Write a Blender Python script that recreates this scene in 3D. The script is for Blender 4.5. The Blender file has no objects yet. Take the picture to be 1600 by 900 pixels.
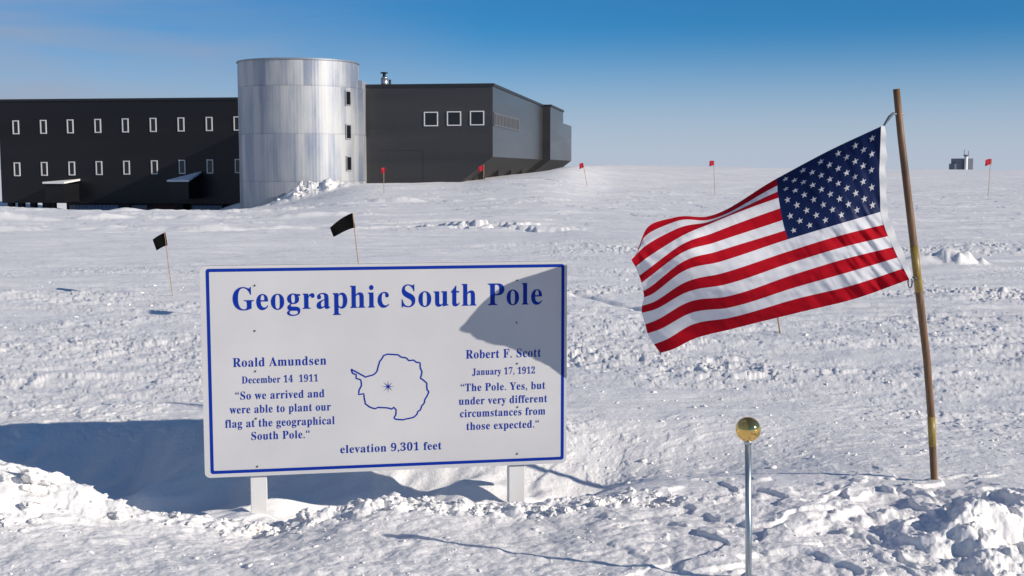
import bpy, bmesh, math, random
import numpy as np
from mathutils import Vector, Matrix

C = bpy.context.scene.collection
SC = bpy.context.scene
R = math.radians
random.seed(7)
RNG = np.random.RandomState(11)

# ------------------------------------------------------------------ camera
F = 1900.0                       # focal length in photo pixels (1600 wide)
EYE = 1.41                       # eye above the snow plain
PITCH = math.atan(188 / F)
cam_d = bpy.data.cameras.new('camera')
cam_d.sensor_width = 36
cam_d.lens = F / 1600 * 36
cam_d.clip_start = 0.05
cam_d.clip_end = 20000
cam = bpy.data.objects.new('camera', cam_d)
C.objects.link(cam)
cam.location = (0, 0, EYE)
cam.rotation_euler = (math.pi / 2 - PITCH, 0, 0)
SC.camera = cam

# ------------------------------------------------------------------ light
SUN_EL = R(22.6)
SUN_AZ = math.atan2(.897, -.442)          # from +Y clockwise
SUND = Vector((math.sin(SUN_AZ) * math.cos(SUN_EL), math.cos(SUN_AZ) * math.cos(SUN_EL), math.sin(SUN_EL)))
sl = bpy.data.lights.new('sun', 'SUN')
sl.energy = 5.0
sl.angle = R(0.53)
sl.color = (1.0, .905, .785)
so = bpy.data.objects.new('sun', sl)
C.objects.link(so)
so.rotation_euler = SUND.to_track_quat('Z', 'Y').to_euler()
so.location = (10, -5, 12)

W = bpy.data.worlds.new('World')
SC.world = W
W.use_nodes = True
wn, wl = W.node_tree.nodes, W.node_tree.links
wn.clear()
sky = wn.new('ShaderNodeTexSky')
sky.sky_type = 'NISHITA'
sky.sun_disc = False
sky.sun_elevation = SUN_EL
sky.sun_rotation = SUN_AZ
sky.altitude = 2800
sky.air_density = 1.0
sky.dust_density = 0.0
sky.ozone_density = 3.5
SKY_STRENGTH = 0.070
bg = wn.new('ShaderNodeBackground')
bg.inputs[1].default_value = SKY_STRENGTH
wo = wn.new('ShaderNodeOutputWorld')
# thin cirrus: real cloud streaks over the sky, brightest to the left
tc = wn.new('ShaderNodeTexCoord')
mp = wn.new('ShaderNodeMapping')
mp.inputs['Rotation'].default_value = (0, R(8), 0)
mp.inputs['Scale'].default_value = (1.2, 1.2, 7)
nz = wn.new('ShaderNodeTexNoise')
nz.inputs['Scale'].default_value = 2.3
nz.inputs['Detail'].default_value = 6
nz.inputs['Roughness'].default_value = .5
nz.inputs['Distortion'].default_value = .5
cr = wn.new('ShaderNodeValToRGB')
cr.color_ramp.elements[0].position = .34
cr.color_ramp.elements[0].color = (0, 0, 0, 1)
cr.color_ramp.elements[1].position = .68
cr.color_ramp.elements[1].color = (1, 1, 1, 1)
sx = wn.new('ShaderNodeSeparateXYZ')
mr = wn.new('ShaderNodeMapRange')
mr.inputs['From Min'].default_value = -.02
mr.inputs['From Max'].default_value = -.36
mr.inputs['To Min'].default_value = .0
mr.inputs['To Max'].default_value = .95
mul = wn.new('ShaderNodeMath'); mul.operation = 'MULTIPLY'
mixc = wn.new('ShaderNodeMix'); mixc.data_type = 'RGBA'
mixc.inputs['B'].default_value = (5.0, 5.5, 6.9, 1)
L_ = wl.new
L_(tc.outputs['Generated'], mp.inputs['Vector'])
L_(mp.outputs['Vector'], nz.inputs['Vector'])
L_(nz.outputs['Fac'], cr.inputs['Fac'])
L_(tc.outputs['Generated'], sx.inputs['Vector'])
L_(sx.outputs['X'], mr.inputs['Value'])
L_(cr.outputs['Color'], mul.inputs[0])
L_(mr.outputs['Result'], mul.inputs[1])
L_(mul.outputs[0], mixc.inputs['Factor'])
# ice-crystal veil low over the horizon
gz = wn.new('ShaderNodeMapRange')
gz.inputs['From Min'].default_value = 0.0
gz.inputs['From Max'].default_value = .118
gz.inputs['To Min'].default_value = .92
gz.inputs['To Max'].default_value = 0.0
gz.interpolation_type = 'SMOOTHSTEP'
veil = wn.new('ShaderNodeMix'); veil.data_type = 'RGBA'
veil.inputs['B'].default_value = (7.1, 7.8, 9.4, 1)
tint = wn.new('ShaderNodeMix'); tint.data_type = 'RGBA'; tint.blend_type = 'MULTIPLY'
tint.inputs['Factor'].default_value = 1
tint.inputs['B'].default_value = (.31, .96, 1.32, 1)
L_(sx.outputs['Z'], gz.inputs['Value'])
L_(sky.outputs[0], tint.inputs['A'])
L_(tint.outputs['Result'], veil.inputs['A'])
L_(gz.outputs['Result'], veil.inputs['Factor'])
L_(veil.outputs['Result'], mixc.inputs['A'])
L_(mixc.outputs['Result'], bg.inputs[0])
L_(bg.outputs[0], wo.inputs[0])

SC.view_settings.view_transform = 'Standard'
SC.view_settings.look = 'None'
SC.view_settings.gamma = 1
SC.view_settings.use_curve_mapping = False
SC.view_settings.exposure = -0.05

# ------------------------------------------------------------------ helpers
CT, ST = math.cos(PITCH), math.sin(PITCH)


def ray(px, py):
    a, b = (px - 800) / F, (450 - py) / F
    return Vector((a, CT + b * ST, -ST + b * CT))


def at(px, py, y):
    """Point where the sight line of a photo pixel reaches world depth y."""
    d = ray(px, py)
    t = y / d.y
    return Vector((d.x * t, y, EYE + d.z * t))


def ground_at(px, py, z=0.0):
    d = ray(px, py)
    t = (z - EYE) / d.z
    return Vector((d.x * t, d.y * t, z))


def mat(name, col, rough=.6, metal=0.0, spec=.5):
    m = bpy.data.materials.new(name)
    m.use_nodes = True
    b = m.node_tree.nodes['Principled BSDF']
    b.inputs['Base Color'].default_value = (*col, 1)
    b.inputs['Roughness'].default_value = rough
    b.inputs['Metallic'].default_value = metal
    b.inputs['Specular IOR Level'].default_value = spec
    return m


def nodes(m):
    return m.node_tree.nodes, m.node_tree.links, m.node_tree.nodes['Principled BSDF']


def vary(m, c1, c2, scale=(1, 1, 1), nscale=3.0, detail=6, lo=.35, hi=.65, bump=0.0, bscale=None, rough=None):
    """Noise-driven colour variation (and bump / roughness) in object space."""
    n, l, b = nodes(m)
    t = n.new('ShaderNodeTexCoord')
    mpp = n.new('ShaderNodeMapping')
    mpp.inputs['Scale'].default_value = scale
    no = n.new('ShaderNodeTexNoise')
    no.inputs['Scale'].default_value = nscale
    no.inputs['Detail'].default_value = detail
    r = n.new('ShaderNodeValToRGB')
    r.color_ramp.elements[0].position = lo
    r.color_ramp.elements[1].position = hi
    r.color_ramp.elements[0].color = (*c1, 1)
    r.color_ramp.elements[1].color = (*c2, 1)
    l.new(t.outputs['Object'], mpp.inputs[0])
    l.new(mpp.outputs[0], no.inputs['Vector'])
    l.new(no.outputs['Fac'], r.inputs[0])
    l.new(r.outputs[0], b.inputs['Base Color'])
    if rough:
        q = n.new('ShaderNodeMapRange')
        q.inputs['From Min'].default_value = .3
        q.inputs['From Max'].default_value = .7
        q.inputs['To Min'].default_value = rough[0]
        q.inputs['To Max'].default_value = rough[1]
        l.new(no.outputs['Fac'], q.inputs['Value'])
        l.new(q.outputs[0], b.inputs['Roughness'])
    if bump:
        no2 = n.new('ShaderNodeTexNoise')
        no2.inputs['Scale'].default_value = bscale or nscale
        no2.inputs['Detail'].default_value = 6
        l.new(mpp.outputs[0], no2.inputs['Vector'])
        bp = n.new('ShaderNodeBump')
        bp.inputs['Strength'].default_value = 1
        bp.inputs['Distance'].default_value = bump
        l.new(no2.outputs['Fac'], bp.inputs['Height'])
        l.new(bp.outputs[0], b.inputs['Normal'])
    return m


def obj(name, bm, m, parent=None, smooth=False, loc=None):
    me = bpy.data.meshes.new(name)
    bm.normal_update()
    bm.to_mesh(me)
    bm.free()
    for x in (m if isinstance(m, (list, tuple)) else [m]):
        me.materials.append(x)
    if smooth:
        me.polygons.foreach_set('use_smooth', [True] * len(me.polygons))
    o = bpy.data.objects.new(name, me)
    C.objects.link(o)
    if parent is not None:
        o.parent = parent
    if loc is not None:
        o.location = loc
    return o


def thing(name, label, cat, loc=(0, 0, 0), rotz=0, group=None):
    o = bpy.data.objects.new(name, None)
    o.empty_display_size = .2
    C.objects.link(o)
    o.location = loc
    o.rotation_euler = (0, 0, rotz)
    o['label'] = label
    o['category'] = cat
    if group:
        o['group'] = group
    return o


def box(bm, x0, x1, y0, y1, z0, z1, bevel=0.0, seg=2, mi=0):
    ret = bmesh.ops.create_cube(bm, size=1)
    vs = ret['verts']
    for v in vs:
        v.co = Vector(((x0 + x1) / 2 + v.co.x * (x1 - x0), (y0 + y1) / 2 + v.co.y * (y1 - y0), (z0 + z1) / 2 + v.co.z * (z1 - z0)))
    fs = set()
    for v in vs:
        for f in v.link_faces:
            fs.add(f)
    for f in fs:
        f.material_index = mi
    if bevel:
        es = set()
        for v in vs:
            for e in v.link_edges:
                es.add(e)
        bmesh.ops.bevel(bm, geom=list(es), offset=bevel, segments=seg, affect='EDGES', profile=.5)
    return bm


def tube(bm, pts, rad, n=10, caps=True, mi=0):
    """Tube along a polyline; rad is a number or one per point."""
    pts = [Vector(p) for p in pts]
    if not hasattr(rad, '__len__'):
        rad = [rad] * len(pts)
    rings = []
    prev = None
    for i, p in enumerate(pts):
        a = pts[max(i - 1, 0)]
        b = pts[min(i + 1, len(pts) - 1)]
        d = (b - a).normalized()
        if prev is None:
            up = Vector((0, 0, 1)) if abs(d.z) < .9 else Vector((1, 0, 0))
            u = d.cross(up).normalized()
        else:
            u = (prev - d * prev.dot(d)).normalized()
        prev = u
        w = d.cross(u)
        rings.append([bm.verts.new(p + (u * math.cos(2 * math.pi * k / n) + w * math.sin(2 * math.pi * k / n)) * rad[i]) for k in range(n)])
    for i in range(len(rings) - 1):
        for k in range(n):
            f = bm.faces.new((rings[i][k], rings[i][(k + 1) % n], rings[i + 1][(k + 1) % n], rings[i + 1][k]))
            f.material_index = mi
            f.smooth = True
    if caps:
        bm.faces.new(rings[0][::-1]).material_index = mi
        bm.faces.new(rings[-1]).material_index = mi
    return bm


# ---- numpy noise -----------------------------------------------------------
PERM = RNG.permutation(4096)
GRD = RNG.rand(4096) * 2 * np.pi
GX, GY = np.cos(GRD), np.sin(GRD)


def gnoise(x, y, seed=0):
    xi = np.floor(x).astype(np.int64)
    yi = np.floor(y).astype(np.int64)
    xf, yf = x - xi, y - yi
    u = xf * xf * xf * (xf * (xf * 6 - 15) + 10)
    v = yf * yf * yf * (yf * (yf * 6 - 15) + 10)

    def g(i, j, dx, dy):
        h = PERM[(PERM[(i + seed * 131) & 4095] + j) & 4095]
        return GX[h] * dx + GY[h] * dy
    a = g(xi, yi, xf, yf); b = g(xi + 1, yi, xf - 1, yf)
    c = g(xi, yi + 1, xf, yf - 1); d = g(xi + 1, yi + 1, xf - 1, yf - 1)
    return (a + u * (b - a) + v * (c - a) + u * v * (a - b - c + d)) * 1.5


def fbm(x, y, o=4, seed=0, gain=.5):
    s, a = np.zeros_like(x), 1.0
    for k in range(o):
        s += a * gnoise(x * 2 ** k + 17.3 * k, y * 2 ** k - 9.1 * k, seed + k)
        a *= gain
    return s


def sstep(a, b, x):
    t = np.clip((x - a) / (b - a), 0, 1)
    return t * t * (3 - 2 * t)


def gauss(x, y, cx, cy, rx, ry):
    return np.exp(-((x - cx) / rx) ** 2 - ((y - cy) / ry) ** 2)


# ------------------------------------------------------------------ terrain
# far profile: photo column -> (distance, height reached there)
PX = np.array([-3000, -200, 0, 60, 110, 150, 200, 300, 378, 420, 480, 545, 570, 720, 770, 850, 893, 950, 1050, 1200, 1400, 1600, 2200, 5000.])
PD = np.array([88, 88, 88, 88, 88, 88, 88, 87, 75, 71, 69.5, 70, 71, 72, 72.5, 80, 92, 110, 120, 125, 130, 130, 130, 130.])
PZ = np.array([-1.3, -1.3, -1.5, -1.75, -2.3, -2.8, -2.75, -2.5, -1.0, -.82, -.35, .30, .46, .52, .72, 1.08, 1.56, 1.62, 1.56, 1.40, 1.22, 1.15, .9, .5])


def fm(w, x, y, o=4, seed=0, gain=.5):
    """fbm only where the weight w matters (the rest stays 0)."""
    m = w > 1e-4
    out = np.zeros_like(x)
    if m.any():
        out[m] = fbm(x[m], y[m], o, seed, gain)
    return out


def groove(x, y, x0, y0, x1, y1, w, depth):
    dx, dy = x1 - x0, y1 - y0
    L = math.hypot(dx, dy)
    t = ((x - x0) * dx + (y - y0) * dy) / (L * L)
    d = ((x - x0) * dy - (y - y0) * dx) / L
    return -depth * np.exp(-(d / w) ** 2) * sstep(-.05, .15, t) * (1 - sstep(.8, 1.05, t))


PXF = np.arange(-3000, 5001, 5.0)
_k = np.exp(-(np.arange(-60, 61, 5) / 22.0) ** 2)
_k /= _k.sum()
PDF = np.convolve(np.pad(np.interp(PXF, PX, PD), 12, 'edge'), _k, 'valid')
PZF = np.convolve(np.pad(np.interp(PXF, PX, PZ), 12, 'edge'), _k, 'valid')


def height(x, y):
    r = np.sqrt(x * x + y * y)
    ang = np.arctan2(x, np.maximum(y, 1e-6))
    px = np.where((np.abs(ang) < 1.1) & (y > 0), 800 + F * np.tan(np.clip(ang, -1.1, 1.1)), np.sign(x) * 4000 + 800)
    d = np.interp(px, PXF, PDF)
    zt = np.interp(px, PXF, PZF)
    # smooth rise to the far profile, then a long gentle fall to the horizon
    k = sstep(.30, 1.0, y / d)
    h = zt * (.25 * k + .75 * k * k)
    beyond = np.maximum(y - d - 8, 0)
    h = h - np.minimum(beyond * .012, 14)
    h = np.where(y < 0, 0, h)
    nearf = 1 - sstep(9, 22, r)
    midf = sstep(5, 9, r) * (1 - sstep(60, 140, r))
    # --- scoop round the sign
    bx = ((x > -4.5) & (x < 1.6) & (y > 4.5) & (y < 7.5)).astype(float)
    wob = .10 * fm(bx, x * 1.6, y * 1.6, 3, 40)
    ex = (x + .95) / np.where(x > -.95, 1.75, 3.0)
    pit_far = 6.62 + .12 * fm(bx, x * 1.3, x * 0 + 3.3, 4, 44)
    pit_near = 5.17 + .05 * fm(bx, x * 2.3, x * 0 + 1.3, 3, 45)
    prof = sstep(0, .42, y - pit_near + wob * .4) * (1 - sstep(-.85, 0.0, y - pit_far + wob * .2))
    pit = prof * (1 - sstep(.55, 1.0, np.abs(ex))) * bx
    h = h - .235 * pit
    # the ground in front of the sign is a little low, too, and climbs out to the right of it
    lev = np.interp(x, [-2.4, -1.8, -1.4, -1.09, -.88, -.55, -.27, 0, .25, .6, 1.2], [0, -.06, -.095, -.15, -.095, -.03, -.04, -.06, -.03, -.01, 0])
    h = h + lev * sstep(4.1, 5.05, y) * (1 - sstep(5.2, 5.5, y))
    h = h - .10 * gauss(x, y, .42, 6.15, .55, .42) - .085 * gauss(x, y, 1.0, 6.0, .55, .42)
    h = h + .07 * gauss(x, y, -.10, 5.86, .22, .12)
    # --- heap at the left edge
    hp = gauss(x, y, -2.46, 5.02, .50, .40)
    h = h + .155 * hp + .07 * gauss(x, y, -1.86, 5.06, .14, .12)
    hn = fm(hp, x * 5, y * 5, 4, 51)
    h = h + hp * (.05 * sstep(.02, .12, hn) + .03 * sstep(-.3, -.2, hn) + .05 * np.abs(fm(hp, x * 4, y * 4, 3, 52)))
    # --- smooth long swells
    sw1 = sstep(4, 12, r) * (1 - sstep(80, 160, r))
    sw2 = sstep(14, 40, r) * (1 - sstep(120, 300, r))
    h = h + .035 * fm(sw1, x * .22, y * .22, 3, 2) * sw1 + .06 * fm(sw2, x * .05, y * .05, 3, 8) * sw2
    # --- sastrugi: drawn out across the view
    s1 = fm(midf, x * .55 + .3 * y, y * 1.9, 4, 14)
    s2 = fm(midf, x * 1.7 + .4 * y, y * 4.6, 4, 21)
    pat2 = fm(midf, x * .15, y * .15, 2, 33)
    h = h + midf * (.019 * s1 + .008 * np.maximum(s2, -.1) * (1 + .8 * pat2))
    w3 = sstep(16, 40, r) * (1 - sstep(80, 160, r))
    s3 = fm(w3, x * .16, y * .55, 4, 24)
    h = h + .07 * np.maximum(s3, 0) * w3
    # scarps of old drifts, seen edge-on far out
    h = h + w3 * .026 * sstep(.10, .16, fm(w3, x * .30 + .1 * y, y * .42, 5, 26)) * (1 - sstep(60, 80, r))
    # --- trampled crust: rough bands with smooth snow between them
    pitmask = 1 - .93 * pit
    n1 = fm(nearf, x * 3.2, y * 3.2, 5, 5)
    h = h + nearf * pitmask * .0050 * n1
    plm = pitmask * sstep(3.2, 4.4, r) * (1 - sstep(22, 32, r)) * (y > 0)
    patch = np.clip(.65 + .9 * fm(plm, x * .45, y * .6, 3, 61), 0, 1.4)
    yb = y + .5 * fm(plm, x * .35, y * .35, 2, 63)
    band = (.10 + .85 * np.exp(-((yb - 8.9) / 1.7) ** 2) + 1.2 * np.exp(-((yb - 13.4) / .9) ** 2) + .5 * np.exp(-((yb - 11.2) / .5) ** 2)
            + 1.5 * np.exp(-((yb - 21.3) / 1.7) ** 2) * sstep(-2, 4, x) + .35 * np.exp(-((yb - 6.6) / .6) ** 2) + .5 * np.exp(-((yb - 16.5) / 1.0) ** 2))
    plm = plm * (1 - .65 * (1 - sstep(.2, 1.0, x)) * (1 - sstep(5.1, 5.6, y)))
    pb_ = plm * band * patch
    pw = x + .25 * fm(plm, x * .9, y * .9, 2, 64)
    p1 = fm(pb_, pw * 1.5, y * 2.0, 5, 62, .55)
    p2 = fm(pb_, pw * 4.2, y * 5.6, 4, 66, .55)
    p3 = fm(pb_, pw * 11, y * 13, 3, 68, .55)
    bil = np.abs(fm(pb_, x * 5.5, y * 6.5, 4, 17))
    h = h + pb_ * (.014 * sstep(.04, .10, p1) + .014 * sstep(.14, .21, p2) + .006 * sstep(.25, .34, p3) * (1 - sstep(9, 16, r)) + .016 * np.maximum(bil - .2, 0))
    # --- grooves and old tracks
    for g_ in ((-2.5, 29.8, 1.2, 27.2, .30, .16), (-1.6, 30.6, 1.6, 28.2, .18, .10), (.60, 13.9, 1.55, 11.4, .06, .045), (-.2, 12.6, 9, 11.9, .07, .035),
               (.4, 11.9, 9, 11.2, .07, .035), (1.5, 18.9, 14, 17.8, .10, .045), (1.5, 20.2, 14, 19.2, .10, .045), (-14, 24, 2, 31, .16, .06), (-14, 26, 2, 33.2, .16, .06)):
        h = h + groove(x, y, *g_) * (.7 + .6 * fm(((y > 9) & (y < 36)).astype(float), x * 1.2, y * 1.2, 3, 94))
    # --- drifts inside the scoop
    sk, sl_ = x * .75 - y * .66, x * .66 + y * .75
    h = h + pit * (.085 * fm(pit, sk * 2.6, sl_ * .9, 3, 47) + .035 * sstep(.10, .3, fm(pit, sk * 2, sl_ * .8 + 4, 2, 48)))
    # --- foreground: soft footprints
    near = ((y > 0) & (y < 5.9)).astype(float)
    fg = (1 - sstep(5.0, 5.5, y + .12 * fm(near, x * 2, y * 2, 2, 70))) * near
    h = h + fg * pitmask * (.013 * fm(fg, x * 3.6, y * 3.6, 4, 72) + .009 * (np.abs(fm(fg, x * 7, y * 7, 4, 75)) - .25))
    # --- right foreground: broken blocks and hollows
    rb = sstep(.95, 1.75, x + .25 * fm(near, x, y, 2, 80)) * (1 - sstep(4.75, 5.25, y + .1 * fm(near, x * 2, y * 2, 2, 81))) * near
    wx, wy = .16 * fm(near, x * 1.7, y * 1.7, 3, 83), .16 * fm(near, x * 1.7 + 9, y * 1.7, 3, 85)
    blk = fm(rb, (x + wx) * 2.3 + 5, (y + wy) * 2.3, 3, 84, .38)
    bl2 = fm(rb, (x + wx) * 6 + 2, (y + wy) * 6, 3, 89, .42)
    h = h + rb * (.078 * blk + .030 * sstep(.04, .24, blk) + .024 * sstep(-.34, -.14, blk) - .02 + .019 * fm(rb, x * 11, y * 11, 4, 92, .6) + .022 * bl2 + .022 * sstep(.10, .26, bl2))
    ms = sstep(.1, .9, x) * (1 - sstep(5.2, 5.7, y)) * sstep(3.0, 4.2, y)
    h = h + ms * (.018 * sstep(.06, .20, fm(ms, (x + wx) * 4.2, (y + wy) * 4.2, 3, 87, .42)))
    # --- rim crest in front of the legs
    rim = gauss(x, y, -.55, 5.12, 1.25, .13)
    h = h + rim * (-.012 + .055 * np.abs(fm(rim, x * 7, y * 7, 4, 90)))
    # --- drawn-out ridges in the distance
    for yy, amp, x0, x1 in ((29, .15, -30, -1.5), (36, .20, -40, -3), (46, .18, -40, 2), (27, .07, 2, 12), (17, .04, 1, 20)):
        wl_ = ((y > yy - 8) & (y < yy + 8)).astype(float)
        ln = np.exp(-((y - yy - .10 * x + .8 * fm(wl_, x * .12, x * 0 + yy, 3, 99)) / .55) ** 2) * sstep(x0, x0 + 3, x) * (1 - sstep(x1 - 3, x1, x)) * wl_
        h = h + ln * amp * .7 * (.5 + fm(ln, x * .6, y * .6, 3, 101))
    # --- rutted patch in front of the tower
    rp = gauss(x, y, -.9, 29.2, 1.6, .9) + .7 * gauss(x, y, .3, 28.0, 1.2, .5)
    h = h + rp * .17 * sstep(-.02, .10, fm(rp, x * 1.0, y * 1.3, 4, 111)) - rp * .05
    # --- a snow lump right of the flagpole, heap at the tower's foot
    lump = gauss(x, y, 6.55, 17.9, .30, .26)
    h = h + .17 * sstep(.05, .8, lump + .25 * fm(lump, x * 3, y * 3, 3, 104) * sstep(.01, .15, lump)) * (1 + .22 * fm(lump, x * 6, y * 6, 3, 105)) + .12 * gauss(x, y, 6.05, 17.9, .35, .26)
    tf = gauss(x, y, -11.6, 70.0, 1.9, 1.0)
    h = h + tf * (.62 + .8 * np.abs(fm(tf, x * 1.1, y * 1.1, 4, 107)))
    return h


def H(x, y):
    return float(height(np.array([float(x)]), np.array([float(y)]))[0])


def build_ground():
    na_f = 1200
    fine = np.linspace(-R(27), R(27), na_f)
    co = np.linspace(R(27), 2 * np.pi - R(27), 140)[1:-1]
    ang = np.concatenate([fine, co])
    na = len(ang)
    rr = np.concatenate([np.geomspace(.4, 2.6, 40)[:-1], np.geomspace(2.6, 3.4, 50)[:-1], np.geomspace(3.4, 7.5, 620)[:-1], np.geomspace(7.5, 160, 700), np.geomspace(160, 9000, 70)[1:]])
    A, RR = np.meshgrid(ang, rr)
    X, Y = (RR * np.sin(A)).ravel(), (RR * np.cos(A)).ravel()
    Z = height(X, Y)
    verts = np.stack([X, Y, Z], 1)
    m = len(rr)
    i = np.arange(m - 1)[:, None] * na
    j = np.arange(na)[None, :]
    j2 = (j + 1) % na
    quads = np.stack([i + j, i + j2, i + na + j2, i + na + j], -1).reshape(-1, 4)[:, ::-1]
    me = bpy.data.meshes.new('snow_ground')
    me.vertices.add(len(verts))
    me.vertices.foreach_set('co', verts.ravel())
    nq = len(quads)
    me.loops.add(nq * 4)
    me.loops.foreach_set('vertex_index', quads.ravel().astype(np.int32))
    me.polygons.add(nq)
    me.polygons.foreach_set('loop_start', (np.arange(nq) * 4).astype(np.int32))
    me.polygons.foreach_set('use_smooth', np.ones(nq, bool))
    me.update()
    me.validate()
    o = bpy.data.objects.new('snow_ground', me)
    C.objects.link(o)
    o['kind'] = 'structure'
    me.materials.append(M_snow)
    return o


def snow_material():
    m = mat('snow', (.84, .85, .87), .55, 0, .35)
    n, l, b = nodes(m)
    t = n.new('ShaderNodeTexCoord')
    mp1 = n.new('ShaderNodeMapping')
    mp1.inputs['Scale'].default_value = (.35, 1.1, 1)
    n1 = n.new('ShaderNodeTexNoise')
    n1.inputs['Scale'].default_value = 1.1
    n1.inputs['Detail'].default_value = 8
    r = n.new('ShaderNodeValToRGB')
    r.color_ramp.elements[0].position = .3
    r.color_ramp.elements[0].color = (.83, .822, .815, 1)
    r.color_ramp.elements[1].position = .72
    r.color_ramp.elements[1].color = (.925, .915, .90, 1)
    l.new(t.outputs['Object'], mp1.inputs[0])
    l.new(mp1.outputs[0], n1.inputs['Vector'])
    l.new(n1.outputs['Fac'], r.inputs[0])
    l.new(r.outputs[0], b.inputs['Base Color'])
    # fine grain, two scales
    g1 = n.new('ShaderNodeTexNoise')
    g1.inputs['Scale'].default_value = 38
    g1.inputs['Detail'].default_value = 5
    g1.inputs['Roughness'].default_value = .72
    g2 = n.new('ShaderNodeTexNoise')
    g2.inputs['Scale'].default_value = 3.2
    g2.inputs['Detail'].default_value = 9
    g2.inputs['Roughness'].default_value = .6
    l.new(t.outputs['Object'], g1.inputs['Vector'])
    l.new(mp1.outputs[0], g2.inputs['Vector'])
    b1 = n.new('ShaderNodeBump')
    b1.inputs['Strength'].default_value = .8
    b1.inputs['Distance'].default_value = .0085
    b2 = n.new('ShaderNodeBump')
    b2.inputs['Strength'].default_value = .5
    b2.inputs['Distance'].default_value = .028
    l.new(g1.outputs['Fac'], b1.inputs['Height'])
    l.new(g2.outputs['Fac'], b2.inputs['Height'])
    l.new(b2.outputs[0], b1.inputs['Normal'])
    l.new(b1.outputs[0], b.inputs['Normal'])
    return m


M_snow = snow_material()
build_ground()


# loose lumps of snow: nobody could count them
def build_clumps():
    ico = bmesh.new()
    bmesh.ops.create_icosphere(ico, subdivisions=2, radius=1)
    bv = np.array([v.co[:] for v in ico.verts])
    bf = np.array([[v.index for v in f.verts] for f in ico.faces])
    ico.free()
    ico = bmesh.new()
    bmesh.ops.create_icosphere(ico, subdivisions=4, radius=1)
    bv4 = np.array([v.co[:] for v in ico.verts])
    bf4 = np.array([[v.index for v in f.verts] for f in ico.faces])
    ico.free()
    bv2, bf2 = bv, bf
    V, Fc, off = [], [], 0
    spots = []

    def add(n, xr, yr, smin, smax, flt=None, power=2.2):
        k = 0
        while k < n:
            x, y = random.uniform(*xr), random.uniform(*yr)
            if flt and random.random() > flt(x, y):
                continue
            k += 1
            spots.append((x, y, smin + (smax - smin) * random.random() ** power))
    add(240, (.9, 3.2), (3.1, 5.15), .003, .024, lambda x, y: min(1, max(0.05, (x - .9) * .9)), 3.0)     # broken blocks, right
    add(300, (-2.1, 1.0), (4.98, 5.22), .005, .026, lambda x, y: 1.0 if -1.3 < x < .7 else .35, 2.6)      # rim
    add(90, (-2.9, -1.9), (4.6, 5.3), .006, .034, None, 2.6)                                              # heap, left
    add(260, (-2.6, 1.6), (3.5, 5.0), .003, .012, None, 2.5)                                              # foreground
    add(260, (.4, 5), (5.7, 8.0), .004, .014, None, 3)
    add(350, (-6, 9), (7.5, 17), .005, .018, lambda x, y: .3 + .7 * (math.sin(x * 1.3 + y) > .2), 3)
    add(90, (3, 13), (19.4, 22.6), .008, .03, None, 2.5)
    add(60, (-13.4, -9.7), (68.9, 70.9), .03, .13, lambda x, y: math.exp(-((x + 11.6) / 1.4) ** 2), 2)
    add(900, (-2.6, 3.0), (3.2, 5.2), .0015, .0075, None, 2.5)
    add(500, (-3.2, 4.5), (5.4, 9.5), .002, .009, lambda x, y: 0 if (-3 < x < .6 and y < 6.7) else 1, 2.5)
    spots.append((-1.985, 5.06, .072))                                                                     # the cut block of the heap
    xs = np.array([s[0] for s in spots]); ys = np.array([s[1] for s in spots])
    zs = height(xs, ys)
    for (x, y, s), z in zip(spots, zs):
        q = Matrix.Rotation(random.uniform(0, 6.28), 3, 'Z') @ Matrix.Rotation(random.uniform(-.5, .5), 3, 'X')
        sc = np.array([random.uniform(.7, 1.5), random.uniform(.7, 1.3), random.uniform(.35, .75)])
        bv, bf = (bv4, bf4) if s > .016 else (bv2, bf2)
        p = random.uniform(1.3, 4)                                     # boxy to round
        d = bv / (np.sum(np.abs(bv) ** p, 1, keepdims=True) ** (1 / p))
        ph = RNG.rand(3) * 20
        nn = fbm(bv[:, 0] * 1.9 + ph[0] + bv[:, 2], bv[:, 1] * 1.9 + ph[1] - bv[:, 2], 3, 3)
        if s > .016:
            n2_ = fbm(bv[:, 0] * 5 + ph[1] + bv[:, 2] * 3, bv[:, 1] * 5 + ph[2] - bv[:, 2] * 3, 4, 4, .6)
            nn = nn + .16 * n2_ + .16 * sstep(.05, .15, n2_)
        d = d * (1 + .55 * nn)[:, None] * sc * s
        d = d @ np.array(q).T
        d += np.array([x, y, z + s * .12])
        V.append(d); Fc.append(bf + off); off += len(d)
    V = np.concatenate(V); Fc = np.concatenate(Fc)
    me = bpy.data.meshes.new('snow_clumps')
    me.from_pydata(V.tolist(), [], Fc.tolist())
    me.polygons.foreach_set('use_smooth', np.ones(len(Fc), bool))
    me.materials.append(M_snow)
    o = bpy.data.objects.new('snow_clumps', me)
    C.objects.link(o)
    o['kind'] = 'stuff'
    o['label'] = 'loose white lumps of broken snow lying on the crust'
    o['category'] = 'snow'


build_clumps()

# ------------------------------------------------------------------ station
AL = R(8.3)
P0 = at(770, 262, 75.0)
STX = Vector((math.cos(AL), -math.sin(AL), 0))
STY = Vector((math.sin(AL), math.cos(AL), 0))


def st_local(px, py, Yl):
    """Station-frame (X, Z) of a photo pixel on the facade plane Y' = Yl."""
    d = ray(px, py)
    o = Vector((0, 0, EYE)) - Vector((P0.x, P0.y, 0))
    t = (Yl - o.dot(STY)) / d.dot(STY)
    p = o + d * t
    return p.dot(STX), p.z


def st_local_side(px, py, Xl):
    d = ray(px, py)
    o = Vector((0, 0, EYE)) - Vector((P0.x, P0.y, 0))
    t = (Xl - o.dot(STX)) / d.dot(STX)
    p = o + d * t
    return p.dot(STY), p.z


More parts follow.
